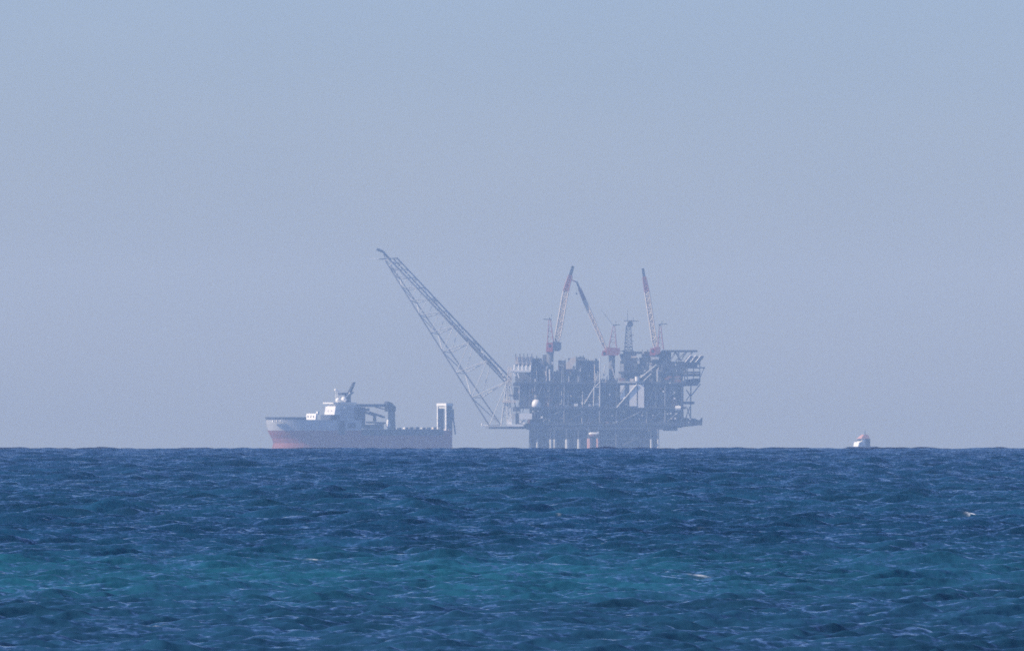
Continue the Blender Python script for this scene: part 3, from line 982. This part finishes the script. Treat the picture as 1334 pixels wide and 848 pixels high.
# foredeck house, main superstructure
def front_house(name, mat, a0, a1, b, r0, r1, hw, slope, parent=ship):
    """front face spans a1 (near corner); sloped back by slope columns"""
    x0 = sx(a1, -hw)
    x1 = sx(b, -hw)
    s_ = slope * G.m / math.cos(YAW)
    z0, z1 = G.z(r1), G.z(r0)
    bot = [(x0, -hw, z0), (x1, -hw, z0), (x1, hw, z0), (x0, hw, z0)]
    top = [(x0 + s_, -hw, z1), (x1, -hw, z1), (x1, hw, z1), (x0 + s_, hw, z1)]
    return MB().hexa(bot, top).build(name, mat, parent)


front_house("foredeck_house", "white", 397, 411.5, 414, 538.6, 546.5, 12.4, 1.2)
sbox("foredeck", "hullgrey", 400, 443, 546.9, 548.5, -12.6, 12.6)
for k in range(3):
    MB().box(sx(411.5, -12.4) - 0.02, sx(411.5, -12.4) + 0.35, -8 + k * 7, -6.6 + k * 7, G.z(544), G.z(541.6)).build("window", "glass", ship)
front_house("accommodation_block", "navy", 413, 431, 444, 540.2, 550.5, 12.2, 0.0)  # dark colour holds the shade under the bridge overhang
sbox("superstructure", "hullgrey", 443.5, 471, 529, 565, -12.7, 12.7)
fh = front_house("bridge", "white", 418, 436, 466, 529.5, 540.1, 12.6, 1.6)
front_house("bridge_upper", "white", 425, 437, 464, 526.2, 529.4, 10.0, 0.8)
for k in range(2):
    MB().box(sx(436, -12.6) + 0.35, sx(436, -12.6) + 1.2, -5 + k * 9, -4 + k * 9, G.z(536), G.z(534.2)).build("window", "glass", fh)
MB().box(sx(434.5, -12.6), sx(465, -12.6), -13.2, 13.2, G.z(525.9), G.z(524.2)).build("bridge_roof", "white", ship)
MB().ball((sx(449, -13), -12.6, G.z(531)), 1.2).build("lifebuoy_dome", "white", ship, smooth=True)
sbox("side_door", "navy", 441.5, 450, 548, 566, -13.25, -12.8)
sbox("side_door", "navy", 453.5, 464, 551, 557.5, -12.95, -12.72)
sbox("side_panel", "navy", 462, 471, 530.5, 547, -12.9, -12.72)
sbox("deck_wing", "white", 414.5, 416.5, 535.8, 540, -12.5, -9)
for row in (532.5, 537.5, 543):
    for k in range(6):
        c = 446.5 + k * 2.6
        sbox("window", "glass", c, c + 1.1, row, row + 1.5, -12.84, -12.72)
# mast and domes on the bridge roof
MB().tube((sx(437.5), 0, G.z(524)), (sx(437.5), 0, G.z(508)), 0.32, 0.2).tube((sx(440.5), 2, G.z(524)), (sx(440.5), 2, G.z(509)), 0.25, 0.15).tube((sx(437), 0, G.z(517.5)), (sx(446), 2, G.z(517.5)), 0.25).build("mast", "white", ship)
for c, r, rad in ((437.3, 508.2, 1.25), (440.6, 509.4, 1.0)):
    MB().ball((sx(c), 0, G.z(r)), rad).build("antenna_dome", "white", ship, smooth=True)
MB().ball((sx(439), -3, G.z(521.2)), 2.0, lo=-60).tube((sx(439), -3, G.z(524.2)), (sx(439), -3, G.z(521.5)), 1.3).build("satellite_dome", "white", ship, smooth=True)
MB().ball((sx(446.5), -3, G.z(520.3)), 2.4, lo=-60).tube((sx(446.5), -3, G.z(524.2)), (sx(446.5), -3, G.z(521)), 1.5).build("satellite_dome", "white", ship, smooth=True)
MB().tube((sx(446), -3, G.z(520)), (sx(454), -4, G.z(511.5)), 0.5).build("stay", "white", ship)
# funnel mast and derrick behind the bridge
mb = MB()
mb.lattice([(sx(449), -2, G.z(520)), (sx(453), -2, G.z(520)), (sx(453), 1, G.z(520)), (sx(449), 1, G.z(520))], [(sx(459.3), -2, G.z(498.5)), (sx(461.8), -2, G.z(498)), (sx(461.8), -0.5, G.z(498)), (sx(459.3), -0.5, G.z(498.5))], 8, 0.4, 0.32)
mb.build("derrick", "dark", ship)
MB().box(sx(443), sx(456), -4, 6, G.z(514.5), G.z(511.5)).tube((sx(455), -2, G.z(514.5)), (sx(459.5), -2, G.z(510.5)), 0.7).tube((sx(452), 1, G.z(524)), (sx(452), 1, G.z(512)), 1.6).tube((sx(456), 1, G.z(524)), (sx(456), 1, G.z(513)), 1.1).build("funnel", "navy", ship)
# crane on the working deck: boom laid along the ship
ck = thing("deck_crane", "grey knuckle boom crane with its boom laid flat behind the ship's bridge", "crane", (0, 0, 0))


def wl(p):
    """point of the ship's frame in the world"""
    x, y, z = p
    c, s_ = math.cos(YAW), math.sin(YAW)
    return Vector((G.loc[0] + x * c - y * s_, G.loc[1] + x * s_ + y * c, G.loc[2] + z))


CB = Vector((sx(511), 2, G.z(559)))
ck.location = wl(CB)
ck.rotation_euler = (0, 0, YAW)


def cp(px, row, y=0):
    return Vector((sx(px), 2 + y, G.z(row)))


MB().tube(cp(511, 559), cp(511, 531), 3.6, 2.7, 14).build("crane_column", "mid", ck, CB)
MB().prism([(sx(504), G.z(536)), (sx(514.5), G.z(536)), (sx(515), G.z(530)), (sx(510), G.z(525)), (sx(504.5), G.z(522.5)), (sx(503), G.z(525))], -1.5, 5.5).build("crane_head", "dark", ck, CB)
MB().box(sx(466), sx(504), 0, 4, G.z(530), G.z(526.2)).build("main_boom", "mid", ck, CB)
MB().tube(cp(468, 534), cp(482, 533.5), 1.2).tube(cp(482, 537), cp(502, 543.5), 0.9).tube(cp(474, 536.5), cp(489, 540.5), 1.0).build("knuckle_boom", "mid", ck, CB)
MB().tube(cp(489, 541), cp(489, 549), 1.4).tube(cp(478, 550), cp(503, 551), 0.7).tube(cp(502, 533), cp(490, 530), 0.5).build("hydraulic_cylinder", "dark", ck, CB)
sbox("crane_rest", "navy", 466, 476, 530.5, 558, -9, -3)
MB().prism([(sx(504.5, -12), G.z(556)), (sx(509, -12), G.z(556)), (sx(508, -12), G.z(551)), (sx(505.5, -12), G.z(546.5))], -12.5, -9).build("fairlead", "white", ship)
# working deck: hatch coamings, cargo rail and bollards
sbox("cargo_rail", "navy", 471.3, 578, 559, 567, -13.2, -12.5)
sbox("cargo_rail", "navy", 471.3, 578, 559, 560.5, 12.4, 13.0)
sbox("work_deck", "mid", 471.3, 578, 560.4, 560.55, -12.4, 12.3)
for k in range(8):
    c = 518.5 + k * 7.6 + (0, 1.2, -0.6, 0.4, 1.0, -0.9, 0.3, 0.8)[k]
    sbox("rail_post", "navy", c + 1.5, c + 4.3 + (k * 7 % 3) * 0.6, 556.9 - (k * 5 % 4) * 0.3, 558.9, -13.1, -11.2)
    MB().box(sx(c - 0.2, -12), sx(c + 0.9 + (k * 3 % 4) * 0.35, -12), -12.6, -8, G.z(558.9), G.z(557.4 - (k * 3 % 5) * 0.3)).build("vent_cowl", ("light", "white", "beige", "mid")[k % 4], ship)
sbox("winch", "mid", 480, 488, 553, 558.8, -6, 4)
sbox("winch", "mid", 493, 500, 552, 558.8, -8, 2)
# stern gantry
ag = MB()
gx0, gx1 = sx(581, -10.5), sx(581, -10.5) + 5.2
for y0, y1 in ((-11.4, -9.4), (9.4, 11.4)):
    lg_ = MB().box(gx0, gx1, y0, y1, G.z(568), G.z(528.6)).build("gantry_leg", "mid", ship)
    MB().box(gx0 - 0.25, gx0 - 0.003, y0 - 0.05, y1 + 0.05, G.z(567), G.z(528.6)).build("lit_face_plate", "white", lg_)  # white plate paints the sunlit face, the grey leg its shaded side
MB().box(gx0 - 0.4, gx1 + 0.3, -12, 12, G.z(528.5), G.z(525.2)).build("gantry_beam", "white", ship)
MB().box(gx0 + 0.6, gx1 - 0.6, -9.3, 9.3, G.z(532), G.z(528.7)).build("gantry_sheave_beam", "light", ship)
MB().tube((gx1 + 0.5, -10.5, G.z(535)), (gx1 + 3.0, -10.5, G.z(566)), 0.6).box(gx1 + 0.05, gx1 + 1.6, -11, -9.8, G.z(549), G.z(533)).build("gantry_ram", "mid", ship)
sbox("stern_rail", "hullgrey", 584, 588.7, 559, 560.5, -12.5, 12.5)

# ------------------------------------------------------------------ workboat on the right
H = Frame(9800.0, 1123)
tug = thing("workboat", "small white workboat with pinkish roof and shade-painted stern block alone on the horizon", "boat", H.loc, math.radians(28))


def hp(px, row, y=0):
    return Vector((H.x(px), y, H.z(row)))


mb = MB()
ns = 14
for j, (row, sc, fl) in enumerate(((620, 0.8, 0.0), (590, 0.9, 1.0), (581.5, 1.0, 2.2))):
    for k in range(ns + 1):
        s_ = k / ns
        x = -11.5 - fl + (23 + fl) * s_
        hb = 4.2 * sc * min(1, max(0.03, 1 - (1 - min(1, s_ / 0.45)) ** 2.2))
        mb.v += [(x, -hb, H.z(row)), (x, hb, H.z(row))]
n2 = (ns + 1) * 2
for j in range(2):
    for k in range(ns):
        a = j * n2 + k * 2
        mb.f += [(a, a + 2, a + n2 + 2, a + n2), (a + 1, a + n2 + 1, a + n2 + 3, a + 3)]
    a = j * n2
    mb.f += [(a, a + n2, a + n2 + 1, a + 1), (a + ns * 2, a + ns * 2 + 1, a + n2 + ns * 2 + 1, a + n2 + ns * 2)]
for k in range(ns):
    a = 2 * n2 + k * 2
    mb.f.append((a, a + 2, a + 3, a + 1))
mb.build("hull", "navy", tug)
MB().hexa([(-5.6, -3.9, H.z(581.5)), (1.0, -3.9, H.z(581.5)), (1.0, 3.9, H.z(581.5)), (-5.6, 3.9, H.z(581.5))], [(-4.6, -3.9, H.z(575.6)), (1.0, -3.9, H.z(575.6)), (1.0, 3.9, H.z(575.6)), (-4.6, 3.9, H.z(575.6))]).build("deckhouse", "white", tug)
MB().box(1.05, 5.0, -3.8, 3.8, H.z(582), H.z(571.4)).build("shaded_aft_house", "navy", tug)  # added dark block: the boat's shaded right side put into colour
wh = MB().hexa([(-2.4, -3.2, H.z(575.5)), (0.9, -3.2, H.z(575.5)), (0.9, 3.2, H.z(575.5)), (-2.4, 3.2, H.z(575.5))], [(-1.6, -3.2, H.z(571.4)), (0.9, -3.2, H.z(571.4)), (0.9, 3.2, H.z(571.4)), (-1.6, 3.2, H.z(571.4))]).build("wheelhouse", "white", tug)
MB().box(-2.75, -2.0, -2.6, 2.6, H.z(574.0), H.z(572.6)).build("window", "glass", wh)
MB().hexa([(-3.0, -3.6, H.z(571.3)), (5.2, -3.6, H.z(571.3)), (5.2, 3.6, H.z(571.3)), (-3.0, 3.6, H.z(571.3))], [(0.6, -1.6, H.z(566)), (4.2, -1.6, H.z(566)), (4.2, 1.6, H.z(566)), (0.6, 1.6, H.z(566))]).build("roof", "orange", tug)
MB().tube((2.6, 0, H.z(566)), (2.6, 0, H.z(560)), 0.3, 0.15).tube((1.6, 0, H.z(563.5)), (3.6, 0, H.z(563.5)), 0.12).build("mast", "mid", tug)
MB().tube((5.4, 1.5, H.z(581)), (5.4, 1.5, H.z(569.5)), 1.1, 0.9, 10).build("funnel", "navy", tug)
